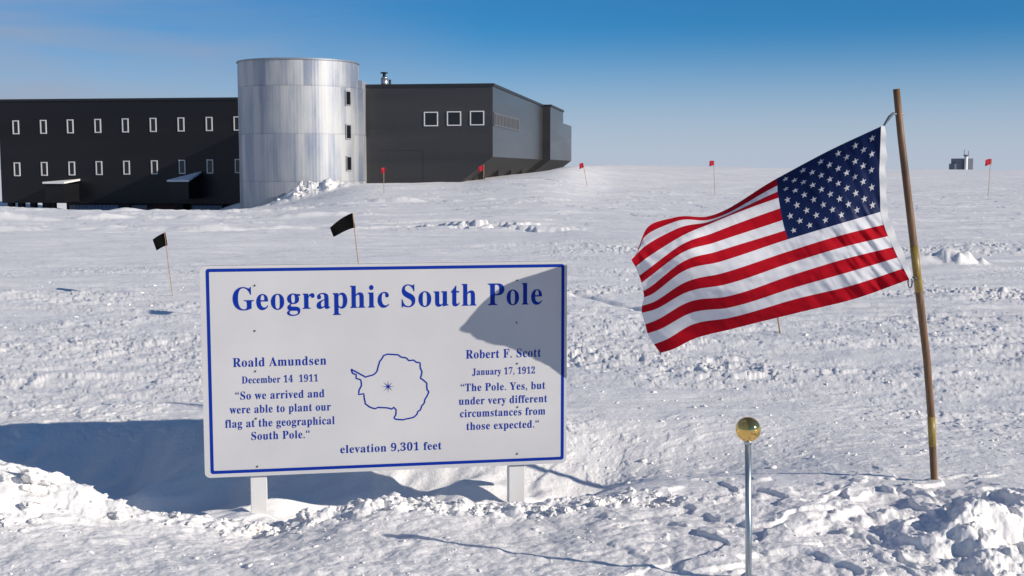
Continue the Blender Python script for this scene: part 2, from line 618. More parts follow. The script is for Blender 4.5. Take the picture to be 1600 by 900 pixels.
def siding(name, c1, c2, rough=(.26, .36), rib=.9):
    m = mat(name, c1, .45, 0, .5)
    vary(m, c1, c2, (.05, .05, .6), 1.2, 5, .3, .7, rough=rough)
    n, l, b = nodes(m)
    t = n.new('ShaderNodeTexCoord')
    wv = n.new('ShaderNodeTexWave')
    wv.wave_type = 'BANDS'
    wv.bands_direction = 'X'
    wv.inputs['Scale'].default_value = rib
    wv2 = n.new('ShaderNodeTexWave')
    wv2.bands_direction = 'Y'
    wv2.inputs['Scale'].default_value = rib
    ad = n.new('ShaderNodeMath'); ad.operation = 'ADD'
    l.new(t.outputs['Object'], wv.inputs['Vector'])
    l.new(t.outputs['Object'], wv2.inputs['Vector'])
    l.new(wv.outputs['Fac'], ad.inputs[0])
    l.new(wv2.outputs['Fac'], ad.inputs[1])
    bp = n.new('ShaderNodeBump')
    bp.inputs['Strength'].default_value = .05
    bp.inputs['Distance'].default_value = .03
    l.new(ad.outputs[0], bp.inputs['Height'])
    l.new(bp.outputs[0], b.inputs['Normal'])
    return m


M_wing = siding('charcoal_siding', (.009, .0095, .012), (.014, .0145, .017))
M_wing.node_tree.nodes['Principled BSDF'].inputs['Specular IOR Level'].default_value = .28
M_block = siding('grey_siding', (.026, .026, .028), (.042, .041, .042))
M_trim = mat('dark_trim', (.012, .013, .016), .5)
M_frame = mat('white_window_frame', (.62, .62, .63), .5)
M_glass = mat('dark_glass', (.008, .009, .012), .12, 0, .5)
M_alu = mat('aluminium_cladding', (.6, .62, .66), .4, .85)
M_tframe = mat('tower_window_frame', (.28, .28, .30), .5)
M_under = mat('underside_dark', (.018, .018, .02), .7)
M_galv = mat('galvanised_metal', (.55, .56, .58), .38, .9)
M_cont = vary(mat('container_paint', (.12, .17, .27), .6), (.17, .22, .31), (.25, .32, .44), (.3, .3, 1), 1.5)
M_rust = vary(mat('brown_crate', (.10, .035, .025), .8), (.06, .025, .02), (.13, .05, .035), (.3, .3, 1), 1.5)
M_louvre = mat('pale_panel', (.085, .085, .09), .45)


def window_on(parent, xc, zc, w, h, yl, fr=.1, proud=.06):
    bm = bmesh.new()
    x0, x1, z0, z1 = xc - w / 2, xc + w / 2, zc - h / 2, zc + h / 2
    box(bm, x0, x1, yl - proud, yl + .1, z1 - fr, z1)
    box(bm, x0, x1, yl - proud, yl + .1, z0, z0 + fr)
    box(bm, x0, x0 + fr, yl - proud, yl + .1, z0 + fr, z1 - fr)
    box(bm, x1 - fr, x1, yl - proud, yl + .1, z0 + fr, z1 - fr)
    f = obj('window', bm, M_frame, parent)
    bm = bmesh.new()
    box(bm, x0 + fr, x1 - fr, yl - .015, yl + .08, z0 + fr, z1 - fr)
    obj('pane', bm, M_glass, f)
    return f


ZROOF_B = st_local(770, 134.5, 0)[1]
YA = 0
# --- left wing: facade plane through photo column 377 at depth 88.8
pA = at(377, 262, 88.8)
YA = (pA - Vector((P0.x, P0.y, pA.z))).dot(STY)
xA1, zA_top = st_local(377, 155.5, YA)
xA0, _ = st_local(-3, 162, YA)
_, zA_bot = st_local(250, 318, YA)
XBL = -14.4                                   # left wall of the right-hand block
wing = thing('station_wing', 'long charcoal wing with two rows of narrow white framed windows, left of the silver tower', 'building', (P0.x, P0.y, 0), -AL)
bm = bmesh.new()
box(bm, xA0, XBL - .05, YA, YA + 15, zA_bot, zA_top)
obj('wall', bm, M_wing, wing)
bm = bmesh.new()
box(bm, xA0 - .08, XBL - .05, YA - .08, YA + 15.05, zA_top, zA_top + .16)
obj('roof', bm, M_trim, wing)
for row in (([25, 68, 110, 153, 196, 239.5, 283, 327, 370.5], 199, 193), ([27, 69.5, 112.5, 155, 198, 241.5, 285, 328.5, 372.5], 264.5, 259.5)):
    cols, ya, yb = row
    for k, px in enumerate(cols):
        xx, zz = st_local(px, ya + (yb - ya) * k / 8, YA)
        window_on(wing, xx, zz, .50, 1.02, YA, .075)
# porches on the facade with snow on their roofs
M_brown = mat('porch_side', (.075, .062, .055), .6)
for (pl, pr, pt, pb, tilt) in ((70, 122, 287, 316, .2), (264, 316, 284, 311, .62)):
    xl, zt = st_local(pl, pt, YA - 2.2)
    xr, zb = st_local(pr - 21, pb, YA - 2.2)
    bm = bmesh.new()
    box(bm, xl, xr, YA - 2.2, YA - .01, zb, zt - .02)
    p = obj('porch', bm, M_wing, wing)
    bm = bmesh.new()
    vs = [(xl - .1, YA - 2.35, zt), (xr + .1, YA - 2.35, zt), (xr + .1, YA - .01, zt + tilt), (xl - .1, YA - .01, zt + .05)]
    lo = [bm.verts.new(v) for v in vs]
    hi = [bm.verts.new((v[0], v[1], v[2] + .13)) for v in vs]
    bm.faces.new(lo[::-1]); bm.faces.new(hi)
    for k in range(4):
        bm.faces.new((lo[k], lo[(k + 1) % 4], hi[(k + 1) % 4], hi[k]))
    obj('snow_cap', bm, M_snow, p)
# columns carrying the wing
for px in (17, 33, 52, 75, 82, 196, 283, 360):
    xx, _ = st_local(px, 320, YA + .6)
    bm = bmesh.new()
    wd = .8 if px in (75, 196) else .4
    box(bm, xx - wd / 2, xx + wd / 2, YA + .5, YA + .9, -3.9, zA_bot - .005)
    obj('support_column', bm, M_under, wing)


def container(name, label, cat, pl, pr, m, dy, top=-1.0, grp=None):
    xl, _ = st_local(pl, 322, YA + dy)
    xr, _ = st_local(pr, 322, YA + dy)
    xc = (xl + xr) / 2
    w = (xr - xl) / 2
    p = Vector((P0.x, P0.y, 0)) + STX * xc + STY * (YA + dy)
    zb = -3.3
    t = thing(name, label, cat, (p.x, p.y, zb), -AL, grp)
    ht = zA_bot - .03 - zb
    bm = bmesh.new()
    box(bm, -w, w, 0, 2.4, 0, ht)
    n = int(w * 2 / .30)
    for k in range(n):                      # corrugated side
        x = -w + .12 + k * .30
        box(bm, x, x + .15, -.045, .02, .12, ht - .12)
    obj('body', bm, m, t)
    bm = bmesh.new()
    for sx_ in (-w, w):
        box(bm, sx_ - .06, sx_ + .06, -.07, .05, .003, ht - .003)
    box(bm, -w + .065, w - .065, -.065, .045, ht - .12, ht - .004)
    obj('frame', bm, M_under, t)


bm = bmesh.new()
box(bm, st_local(104, 322, YA + 4)[0], XBL - .1, YA + 4, YA + 14, -4, zA_bot - .006)
obj('underfloor_blocker', bm, M_under, wing)  # added box that hides the sunlit snow behind the containers
container('storage_container', 'blue grey corrugated container under the wing, longest one, below the left porch', 'container', 107, 187, M_cont, .7, grp='containers stored under the wing')
container('storage_container', 'short pale grey container under the wing, left neighbour of the brown one', 'container', 202, 231, vary(mat('container_grey', (.25, .27, .3), .6), (.2, .22, .25), (.32, .34, .36), (1, 1, 1), 1), .8, grp='containers stored under the wing')
container('storage_container', 'dark reddish brown container in the shade under the wing', 'container', 233, 278, M_rust, .7, grp='containers stored under the wing')
container('storage_container', 'blue container under the wing next to the silver tower', 'container', 299, 348, M_cont, .75, grp='containers stored under the wing')

# --- right-hand block with the chamfered underside
blk = thing('station_block', 'dark grey block right of the silver tower with three square windows and a sloping underside', 'building', (P0.x, P0.y, 0), -AL)
zc = st_local(771, 245, 0)[1]
xch, zch = st_local(716, 287.5, 0)
xch -= 1.2
zch = zc - (0 - xch) * (zc - st_local(718, 286, 0)[1]) / (0 - st_local(718, 286, 0)[0])
Y1 = st_local_side(848, 168, 0)[0]
zr = ZROOF_B
prof = [(XBL, zr), (0, zr), (0, zc), (xch, zch), (xch, -3), (XBL, -3)]


def prism(bm, prof, y0, y1):
    a = [bm.verts.new((x, y0, z)) for x, z in prof]
    b = [bm.verts.new((x, y1, z)) for x, z in prof]
    n = len(prof)
    bm.faces.new(a[::-1])
    bm.faces.new(b)
    for k in range(n):
        bm.faces.new((a[k], a[(k + 1) % n], b[(k + 1) % n], b[k]))
    bmesh.ops.recalc_face_normals(bm, faces=bm.faces)
    for f in bm.faces:
        c = f.calc_center_median()
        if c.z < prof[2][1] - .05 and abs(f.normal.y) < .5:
            f.material_index = 1                # darker colour so the underside reads near black
    return bm


bm = prism(bmesh.new(), prof, 0, Y1)
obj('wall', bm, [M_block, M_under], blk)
bm = bmesh.new()
box(bm, XBL - .08, .08, -.08, Y1, zr, zr + .17)
obj('roof', bm, M_trim, blk)
for px in (673.5, 709.5, 745.5):
    xx, zz = st_local(px, 186 - (px - 673) * .02, 0)
    window_on(blk, xx, zz, .88, .88, 0, .062, .05)
# door and seam lines of the facade
bm = bmesh.new()
xs0, zs0 = st_local(594, 235, 0)
xs1, _ = st_local(661, 235, 0)
box(bm, xs0, xs1, -.008, .02, zs0 - .022, zs0)
box(bm, xs1 - .022, xs1, -.008, .02, -1, zs0 - .025)
obj('panel_seam', bm, M_trim, blk)
# pale louvre strip on the long side
bm = bmesh.new()
ya, za = st_local_side(774, 176, 0)
yb, zb = st_local_side(811, 206, 0)
za2 = st_local_side(774, 197, 0)[1]
box(bm, -.02, .05, .35, yb, za2, za)
k = .7
while k < yb - .3:
    box(bm, .02, .085, k, k + .25, za2 + .1, za - .1)
    k += .6
obj('louvre_panel', bm, M_louvre, blk)
# rear pod, stepping out to the right
XC = st_local(860, 168, Y1)[0]
Y2 = st_local_side(880, 186, XC)[0]
Y3 = st_local_side(893, 196, XC)[0]
prof2 = [(XBL, zr), (XC, zr), (XC, zc), (xch + XC, zch), (xch + XC, -3), (XBL, -3)]
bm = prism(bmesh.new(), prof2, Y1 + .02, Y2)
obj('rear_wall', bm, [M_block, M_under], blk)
bm = bmesh.new()
box(bm, XBL, XC + .08, Y1 + .02, Y2, zr + .002, zr + .18)
obj('rear_roof', bm, M_trim, blk)
zr3 = st_local_side(881, 193, XC)[1]
prof3 = [(XBL, zr3), (XC, zr3), (XC, zc), (xch + XC, zch), (xch + XC, -3), (XBL, -3)]
bm = prism(bmesh.new(), prof3, Y2 + .02, Y3)
obj('rear_wall', bm, [M_block, M_under], blk)
# legs under the overhang
for yy in (3, 9, 15, 21):
    bm = bmesh.new()
    box(bm, -1.45, -1.05, yy, yy + .4, -2, zc - .62)
    obj('support_column', bm, M_under, blk)
# vent stack on the roof
xv, zv = st_local(601, 137, 3.0)
bm = bmesh.new()
tube(bm, [(xv, 3, zr + .17), (xv, 3, zr + .75)], .24, 20)
tube(bm, [(xv, 3, zr + .75), (xv, 3, zr + .86)], [.24, .15], 20)
vent = obj('chimney', bm, M_galv, blk)
bm = bmesh.new()
tube(bm, [(xv - .02, 3, zr + .86), (xv - .02, 3, zr + 1.08)], .10, 14)
tube(bm, [(xv - .02, 3, zr + 1.08), (xv - .02, 3, zr + 1.15)], [.27, .20], 16)
obj('cap', bm, M_under, vent)
bm = bmesh.new()
tube(bm, [(xv + .33, 3.1, zr + .17), (xv + .33, 3.1, zr + .68)], .075, 12)
obj('pipe', bm, M_under, vent)

# --- silver tower
def alu_material():
    m = M_alu
    n, l, b = nodes(m)
    t = n.new('ShaderNodeTexCoord')
    s = n.new('ShaderNodeSeparateXYZ')
    l.new(t.outputs['Object'], s.inputs[0])
    an = n.new('ShaderNodeMath'); an.operation = 'ARCTAN2'
    l.new(s.outputs['X'], an.inputs[0]); l.new(s.outputs['Y'], an.inputs[1])
    am = n.new('ShaderNodeMath'); am.operation = 'MULTIPLY'; am.inputs[1].default_value = 7.6
    l.new(an.outputs[0], am.inputs[0])
    hm = n.new('ShaderNodeMath'); hm.operation = 'MULTIPLY'; hm.inputs[1].default_value = .36
    l.new(s.outputs['Z'], hm.inputs[0])
    cb = n.new('ShaderNodeCombineXYZ')
    l.new(am.outputs[0], cb.inputs[0]); l.new(hm.outputs[0], cb.inputs[1])
    # sheets of different age: one random tone per sheet
    fl = n.new('ShaderNodeVectorMath'); fl.operation = 'FLOOR'
    l.new(cb.outputs[0], fl.inputs[0])
    wnn = n.new('ShaderNodeTexWhiteNoise'); wnn.noise_dimensions = '2D'
    l.new(fl.outputs[0], wnn.inputs['Vector'])
    # vertical streaks, plus soft stains with reflection bands put into the colour
    mpv = n.new('ShaderNodeMapping'); mpv.inputs['Scale'].default_value = (5, .16, 1)
    l.new(cb.outputs[0], mpv.inputs[0])
    st = n.new('ShaderNodeTexNoise'); st.inputs['Scale'].default_value = 1.6; st.inputs['Detail'].default_value = 7
    l.new(mpv.outputs[0], st.inputs['Vector'])
    sn = n.new('ShaderNodeTexNoise'); sn.inputs['Scale'].default_value = .75; sn.inputs['Detail'].default_value = 4
    l.new(cb.outputs[0], sn.inputs['Vector'])
    a1 = n.new('ShaderNodeMath'); a1.operation = 'MULTIPLY_ADD'; a1.inputs[1].default_value = .30
    l.new(wnn.outputs['Value'], a1.inputs[0])
    a2 = n.new('ShaderNodeMath'); a2.operation = 'MULTIPLY_ADD'; a2.inputs[1].default_value = .17; 
    l.new(st.outputs['Fac'], a2.inputs[0])
    a3 = n.new('ShaderNodeMath'); a3.operation = 'MULTIPLY'; a3.inputs[1].default_value = .95
    l.new(sn.outputs['Fac'], a3.inputs[0])
    l.new(a3.outputs[0], a2.inputs[2]); l.new(a2.outputs[0], a1.inputs[2])
    r = n.new('ShaderNodeValToRGB')
    r.color_ramp.elements[0].position = .50; r.color_ramp.elements[0].color = (.25, .28, .34, 1)
    r.color_ramp.elements[1].position = .86; r.color_ramp.elements[1].color = (.46, .47, .475, 1)
    l.new(a1.outputs[0], r.inputs[0])
    # lapped horizontal joints between the rows of sheets
    fr_ = n.new('ShaderNodeMath'); fr_.operation = 'FRACT'
    l.new(hm.outputs[0], fr_.inputs[0])
    jr = n.new('ShaderNodeMapRange')
    jr.inputs['From Min'].default_value = .0; jr.inputs['From Max'].default_value = .035
    jr.inputs['To Min'].default_value = .74; jr.inputs['To Max'].default_value = 1
    l.new(fr_.outputs[0], jr.inputs['Value'])
    jm = n.new('ShaderNodeVectorMath'); jm.operation = 'SCALE'
    l.new(r.outputs[0], jm.inputs[0]); l.new(jr.outputs[0], jm.inputs['Scale'])
    l.new(jm.outputs[0], b.inputs['Base Color'])
    q = n.new('ShaderNodeMapRange')
    q.inputs['From Min'].default_value = .5; q.inputs['From Max'].default_value = 1.0
    q.inputs['To Min'].default_value = .40; q.inputs['To Max'].default_value = .64
    l.new(a1.outputs[0], q.inputs['Value']); l.new(q.outputs[0], b.inputs['Roughness'])
    # fine vertical ribs
    wv = n.new('ShaderNodeMath'); wv.operation = 'SINE'
    wm = n.new('ShaderNodeMath'); wm.operation = 'MULTIPLY'; wm.inputs[1].default_value = 110
    l.new(an.outputs[0], wm.inputs[0]); l.new(wm.outputs[0], wv.inputs[0])
    ba = n.new('ShaderNodeMath'); ba.operation = 'MULTIPLY_ADD'; ba.inputs[1].default_value = 1.5
    l.new(st.outputs['Fac'], ba.inputs[0]); l.new(wv.outputs[0], ba.inputs[2])
    bp = n.new('ShaderNodeBump'); bp.inputs['Strength'].default_value = .045; bp.inputs['Distance'].default_value = .025
    l.new(ba.outputs[0], bp.inputs['Height']); l.new(bp.outputs[0], b.inputs['Normal'])
    b.inputs['Metallic'].default_value = .34


alu_material()
YT = 74.6
tc_ = at(469, 262, YT)
RT = 92.0 / F * YT * 1.002
tz = at(469, 91, YT - RT).z
tower = thing('stair_tower', 'round silver metal clad tower standing between the two dark wings', 'tower', (tc_.x, tc_.y, -2.2))
bm = bmesh.new()
N = 128
pr_ = [(RT, 0), (RT, tz + 2.2), (RT - .12, tz + 2.2), (RT - .12, tz + 2.0), (0.01, tz + 2.15)]
rings = [[bm.verts.new((r_ * math.sin(2 * math.pi * k / N), r_ * math.cos(2 * math.pi * k / N), z_)) for k in range(N)] for r_, z_ in pr_]
for i in range(len(rings) - 1):
    for k in range(N):
        f = bm.faces.new((rings[i][k], rings[i + 1][k], rings[i + 1][(k + 1) % N], rings[i][(k + 1) % N]))
bmesh.ops.recalc_face_normals(bm, faces=bm.faces)
obj('wall', bm, M_alu, tower)
bm = bmesh.new()
n_ = 96
ra = [[bm.verts.new((r_ * math.sin(2 * math.pi * k / n_), r_ * math.cos(2 * math.pi * k / n_), z_)) for k in range(n_)] for r_, z_ in ((RT + .05, tz + 2.15), (RT + .05, tz + 2.24), (RT - .1, tz + 2.24), (RT - .1, tz + 2.205))]
for i in range(3):
    for k in range(n_):
        bm.faces.new((ra[i][k], ra[i][(k + 1) % n_], ra[i + 1][(k + 1) % n_], ra[i + 1][k]))
bmesh.ops.recalc_face_normals(bm, faces=bm.faces)
obj('parapet', bm, mat('parapet_metal', (.26, .28, .31), .5, .5), tower)
for py in (153.5, 206, 255.5):
    th = math.asin((549.5 - 469) / 92.0) + .01
    zz = at(549.5, py, YT - RT * math.cos(th)).z + 2.2
    Mz = Matrix.Rotation(th, 4, 'Z')
    bm = bmesh.new()
    w2, h2, fr = .27, .44, .06
    for a in ((-w2, w2, h2 - fr, h2), (-w2, w2, -h2, -h2 + fr), (-w2, -w2 + fr, -h2 + fr, h2 - fr), (w2 - fr, w2, -h2 + fr, h2 - fr)):
        box(bm, a[0], a[1], -RT - .06, -RT + .2, zz + a[2], zz + a[3])
    bmesh.ops.transform(bm, matrix=Mz, verts=bm.verts)
    f = obj('window', bm, M_tframe, tower)
    bm = bmesh.new()
    box(bm, -w2 + fr, w2 - fr, -RT - .02, -RT + .15, zz - h2 + fr, zz + h2 - fr)
    bmesh.ops.transform(bm, matrix=Mz, verts=bm.verts)
    obj('pane', bm, M_glass, f)
# flat flashing joining the tower to the block
bm = bmesh.new()
x5 = at(557, 262, YT - 3.0).x - tc_.x
x6 = at(565.5, 262, YT - 3.0).x - tc_.x
box(bm, RT - .05, RT + .24, -.2, 1.9, 0, zr + 2.2 + .3)
obj('flashing', bm, M_alu, tower)

# --- far building on the horizon
fb = at(1507, 265, 620)
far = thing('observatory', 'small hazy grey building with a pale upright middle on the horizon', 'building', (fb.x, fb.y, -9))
M_far = mat('far_hazed_tone', (.15, .165, .195), .8)  # distance haze is mixed into this base colour
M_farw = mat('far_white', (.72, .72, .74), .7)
zf = at(1507, 247, 620).z + 9
k_ = 620 / F
bm = bmesh.new()
for a, b_, t_ in ((-12.5, -3.6, 0.0), (-15.5, -12.5, -8 * k_), (4.0, 13.0, 0.0)):
    box(bm, a * k_, b_ * k_, 0, 8, 0, zf + t_ - .6 * k_)
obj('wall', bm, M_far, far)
bm = bmesh.new()
tube(bm, [(.6 * k_, -1.2, 0), (.6 * k_, -1.2, zf + 1.0)], 2.6 * k_, 20)
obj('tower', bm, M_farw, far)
bm = bmesh.new()
tube(bm, [(.6 * k_, -1.2, zf + 1.0), (.6 * k_, -1.2, zf + 1.7)], 4.2 * k_, 20)
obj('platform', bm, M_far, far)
bm = bmesh.new()
tube(bm, [(-2.5 * k_, -1.2, zf + 1.65), (-2.5 * k_, -1.2, zf + 4.2)], .16, 8)
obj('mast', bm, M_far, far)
bm = bmesh.new()
tube(bm, [(4 * k_, -1.2, zf + 1.65), (4 * k_, -1.2, zf + 3.7)], .16, 8)
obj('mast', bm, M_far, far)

# ------------------------------------------------------------------ sign
YSL, YSR = 5.40, 5.685
SL, SR = at(316, 580, YSL), at(885.5, 565, YSR)
SU = Vector((SR.x - SL.x, SR.y - SL.y, 0))
SWID = SU.length
SU.normalize()
SN = Vector((SU.y, -SU.x, 0))                  # towards the camera
rotS = math.atan2(SU.y, SU.x)


def sp(px, py, off=0.0):
    """Sign-frame (u, z) of a photo pixel on the board's face."""
    d = ray(px, py)
    o = Vector((0, 0, EYE)) - Vector((SL.x, SL.y, 0))
    t = (off - o.dot(SN)) / d.dot(SN)
    p = o + d * t
    return p.dot(SU), p.z


zt0, zt1 = sp(318, 415)[1], sp(885, 408.5)[1]
zb0, zb1 = sp(320, 748.5)[1], sp(884, 722)[1]
ZT, ZB = (zt0 + zt1) / 2, (zb0 + zb1) / 2
print('sign', SWID, ZT, ZB, zt0, zt1, zb0, zb1)
sign = thing('pole_sign', 'white board on two posts with blue border and lettering reading Geographic South Pole', 'sign', (SL.x, SL.y, 0), rotS)
M_board = mat('white_sign_paint', (.78, .785, .80), .38, 0, .45)
vary(M_board, (.50, .50, .515), (.56, .56, .565), (1, 1, 1), 2.2, 8, .3, .7, rough=(.32, .5))
M_blue = mat('blue_sign_paint', (.003, .028, .285), .5, 0, .12)
M_edge = mat('board_edge', (.10, .10, .11), .7)
M_bolt = mat('steel_bolt', (.10, .10, .11), .45, .8)
M_post = vary(mat('white_post', (.8, .8, .8), .55), (.58, .58, .58), (.68, .68, .67), (1, 1, .2), 6, 5)
TH = .016


def rrect(u0, u1, z0, z1, r, n=6):
    out = []
    for cx, cz, a0 in ((u1 - r, z1 - r, 0), (u0 + r, z1 - r, 90), (u0 + r, z0 + r, 180), (u1 - r, z0 + r, 270)):
        for k in range(n + 1):
            a = R(a0 + 90 * k / n)
            out.append((cx + r * math.cos(a), cz + r * math.sin(a)))
    return out


# local frame of the sign: x along the board, -y towards the camera
bm = bmesh.new()
rr_ = rrect(0, SWID, ZB, ZT, .024)
fa = [bm.verts.new((x, 0, z)) for x, z in rr_]
ba_ = [bm.verts.new((x, TH, z)) for x, z in rr_]
bm.faces.new(fa[::-1]).material_index = 0
bm.faces.new(ba_).material_index = 0
for k in range(len(fa)):
    f = bm.faces.new((fa[k], fa[(k + 1) % len(fa)], ba_[(k + 1) % len(fa)], ba_[k]))
    f.material_index = 1
bmesh.ops.recalc_face_normals(bm, faces=bm.faces)
obj('board', bm, [M_board, M_edge], sign)
# border
bu0 = (sp(323.5, 424)[0] + sp(327, 743)[0]) / 2
bu1 = sp(882, 414)[0]
bz1 = (sp(325, 420)[1] + sp(880, 412.5)[1]) / 2
bz0 = (sp(329, 742)[1] + sp(879, 717)[1]) / 2
bw = .0145
bm = bmesh.new()
oo = rrect(bu0, bu1, bz0, bz1, .012)
ii = rrect(bu0 + bw, bu1 - bw, bz0 + bw, bz1 - bw, .005)
vo = [bm.verts.new((x, -.0008, z)) for x, z in oo]
vi = [bm.verts.new((x, -.0008, z)) for x, z in ii]
for k in range(len(vo)):
    bm.faces.new((vo[k], vi[k], vi[(k + 1) % len(vo)], vo[(k + 1) % len(vo)]))
bmesh.ops.recalc_face_normals(bm, faces=bm.faces)
obj('border', bm, M_blue, sign)


def serif(s):
    o = ''
    for c in s:
        if 'A' <= c <= 'Z': o += chr(0x1D400 + ord(c) - 65)
        elif 'a' <= c <= 'z': o += chr(0x1D41A + ord(c) - 97)
        elif '0' <= c <= '9': o += chr(0x1D7CE + ord(c) - 48)
        else: o += c
    return o


def lettering(s, pl, pr, bl, br, cap, spacing=1.08):
    """One line of lettering from photo column pl to pr on the baseline bl..br, cap height in photo pixels."""
    cu = bpy.data.curves.new('lettering', 'FONT')
    cu.body = serif(s)
    cu.space_character = spacing
    cu.resolution_u = 6
    cu.offset = .001
    cu.fill_mode = 'BOTH'
    tmp = bpy.data.objects.new('lettering_curve', cu)
    C.objects.link(tmp)
    bpy.context.view_layer.update()
    dg = bpy.context.evaluated_depsgraph_get()
    me = bpy.data.meshes.new_from_object(tmp.evaluated_get(dg))
    me.name = 'lettering'
    bpy.data.objects.remove(tmp)
    co = np.empty(len(me.vertices) * 3)
    me.vertices.foreach_get('co', co)
    co = co.reshape(-1, 3)
    x0, x1 = co[:, 0].min(), co[:, 0].max()
    ua, za = sp(pl, bl)
    ub, zb = sp(pr, br)
    zc_ = (za + zb) / 2
    capm = abs(sp((pl + pr) / 2, (bl + br) / 2 - cap)[1] - zc_)
    new = np.zeros_like(co)
    new[:, 0] = ua + (co[:, 0] - x0) / (x1 - x0) * (ub - ua)
    new[:, 1] = -.0011
    new[:, 2] = zc_ + co[:, 1] / .69 * capm
    me.vertices.foreach_set('co', new.ravel())
    me.materials.clear()
    me.materials.append(M_blue)
    me.update()
    # one mesh per word: cut the line where the gap between letters is widest
    bm = bmesh.new()
    bm.from_mesh(me)
    left = set(bm.verts)
    isl = []
    while left:
        q = [left.pop()]
        g = []
        while q:
            v = q.pop()
            g.append(v)
            for e in v.link_edges:
                w = e.other_vert(v)
                if w in left:
                    left.discard(w)
                    q.append(w)
        isl.append((min(v.co.x for v in g), max(v.co.x for v in g), g))
    isl.sort(key=lambda a: a[0])
    gaps, reach = [], isl[0][1]
    for k in range(1, len(isl)):
        gaps.append((isl[k][0] - reach, k))
        reach = max(reach, isl[k][1])
    nw = len(s.split())
    cuts = sorted(k for _, k in sorted(gaps, reverse=True)[:nw - 1]) + [len(isl)]
    i0 = 0
    for c in cuts:
        keep = set(v for a in isl[i0:c] for v in a[2])
        b2 = bmesh.new()
        mp_ = {v: b2.verts.new(v.co) for v in keep}
        for f in bm.faces:
            if f.verts[0] in keep:
                b2.faces.new([mp_[v] for v in f.verts])
        obj('lettering', b2, M_blue, sign)
        i0 = c
    bm.free()
    bpy.data.meshes.remove(me)


lettering('Geographic South Pole', 364, 847, 486, 474, 35)
lettering('Roald Amundsen', 364, 510, 573, 570, 14)
lettering('December 14  1911', 378, 497, 599, 596, 11)
lettering('\u201CSo we arrived and', 368, 507, 624, 621, 12.5)
lettering('were able to plant our', 359, 517, 645.5, 642, 12.5)
lettering('flag at the geographical', 352, 523, 668, 663, 12.5)
lettering('South Pole.\u201C', 393, 484, 687.5, 684, 12.5)
lettering('Robert F. Scott', 728, 845, 560, 557.5, 13.5)
lettering('January 17, 1912', 738, 836, 586, 583.5, 10.5)
lettering('\u201CThe Pole. Yes, but', 720, 852, 611, 608, 12)
lettering('under very different', 717, 855, 632, 628.5, 12)
lettering('circumstances from', 719, 852, 651.5, 648, 12)
lettering('those expected.\u201C', 729, 842, 671.5, 668, 12)
lettering('elevation 9,301 feet', 532, 690, 708, 702, 12.5)

# outline of the continent, traced as one painted line
ant = [(62, 255), (85, 270), (130, 292), (180, 320), (215, 340), (262, 326), (305, 312), (338, 280), (352, 225), (366, 175), (400, 130), (415, 105), (455, 92),
       (520, 96), (565, 98), (600, 124), (655, 132), (684, 162), (735, 156), (765, 180), (806, 186), (806, 230), (826, 280), (818, 325), (810, 352), (845, 376),
       (878, 405), (882, 480), (900, 502), (880, 548), (856, 586), (852, 618), (824, 650), (806, 700), (785, 708), (770, 745), (735, 775), (690, 786), (620, 802),
       (545, 796), (524, 780), (545, 745), (546, 690), (520, 666), (500, 686), (440, 672), (350, 668), (315, 682), (255, 660), (214, 630), (202, 570), (196, 520),
       (140, 528), (146, 480), (172, 430), (164, 370), (115, 355), (116, 312), (78, 300), (66, 275)]
ant = [(540 + x / 6.92, 540 + y / 6.92) for x, y in ant]
poly = []
for k in range(len(ant)):                       # a slightly shaky hand between the points
    a, b_ = ant[k], ant[(k + 1) % len(ant)]
    poly += [a, ((a[0] + b_[0]) / 2 + random.uniform(-.35, .35), (a[1] + b_[1]) / 2 + random.uniform(-.35, .35))]
pts = [Vector((sp(x, y)[0], sp(x, y)[1])) for x, y in poly]
bm = bmesh.new()
hw = .0034
inn, out = [], []
for k in range(len(pts)):
    d = (pts[(k + 1) % len(pts)] - pts[k - 1]).normalized()
    nn = Vector((-d.y, d.x))
    inn.append(bm.verts.new((pts[k].x - nn.x * hw, -.0009, pts[k].y - nn.y * hw)))
    out.append(bm.verts.new((pts[k].x + nn.x * hw, -.0009, pts[k].y + nn.y * hw)))
for k in range(len(pts)):
    q = (k + 1) % len(pts)
    bm.faces.new((inn[k], inn[q], out[q], out[k]))
obj('map_outline', bm, M_blue, sign)
bm = bmesh.new()
su, sz = sp(606.5, 604)
for k in range(4):
    a = math.pi * k / 4
    L, w_ = .030, .0024
    dx, dz = math.cos(a), math.sin(a)
    yy = -.0009 - .00012 * k
    bm.faces.new([bm.verts.new(v) for v in ((su - dx * L, yy, sz - dz * L), (su - dz * w_, yy, sz + dx * w_), (su + dx * L, yy, sz + dz * L), (su + dz * w_, yy, sz - dx * w_))])
v0 = [bm.verts.new((su + .006 * math.cos(2 * math.pi * k / 12), -.0016, sz + .006 * math.sin(2 * math.pi * k / 12))) for k in range(12)]
bm.faces.new(v0)
obj('star_symbol', bm, M_blue, sign)
for px, py in ((398, 446), (398, 517), (399, 580), (400, 654), (402, 729), (808, 438), (807, 504), (808, 568), (808.5, 636), (808, 709)):
    u_, z_ = sp(px, py)
    bm = bmesh.new()
    tube(bm, [(u_, 0.002, z_), (u_, -.003, z_)], .0042, 10)
    obj('bolt', bm, M_bolt, sign)
for pl, pr in ((391, 417), (796, 821)):
    ua = sp(pl, 760)[0]
    ub = sp(pr, 760)[0]
    bm = bmesh.new()
    box(bm, ua, ub, TH + .001, TH + .055, -.55, ZT - .06, .003)
    obj('post', bm, M_post, sign)

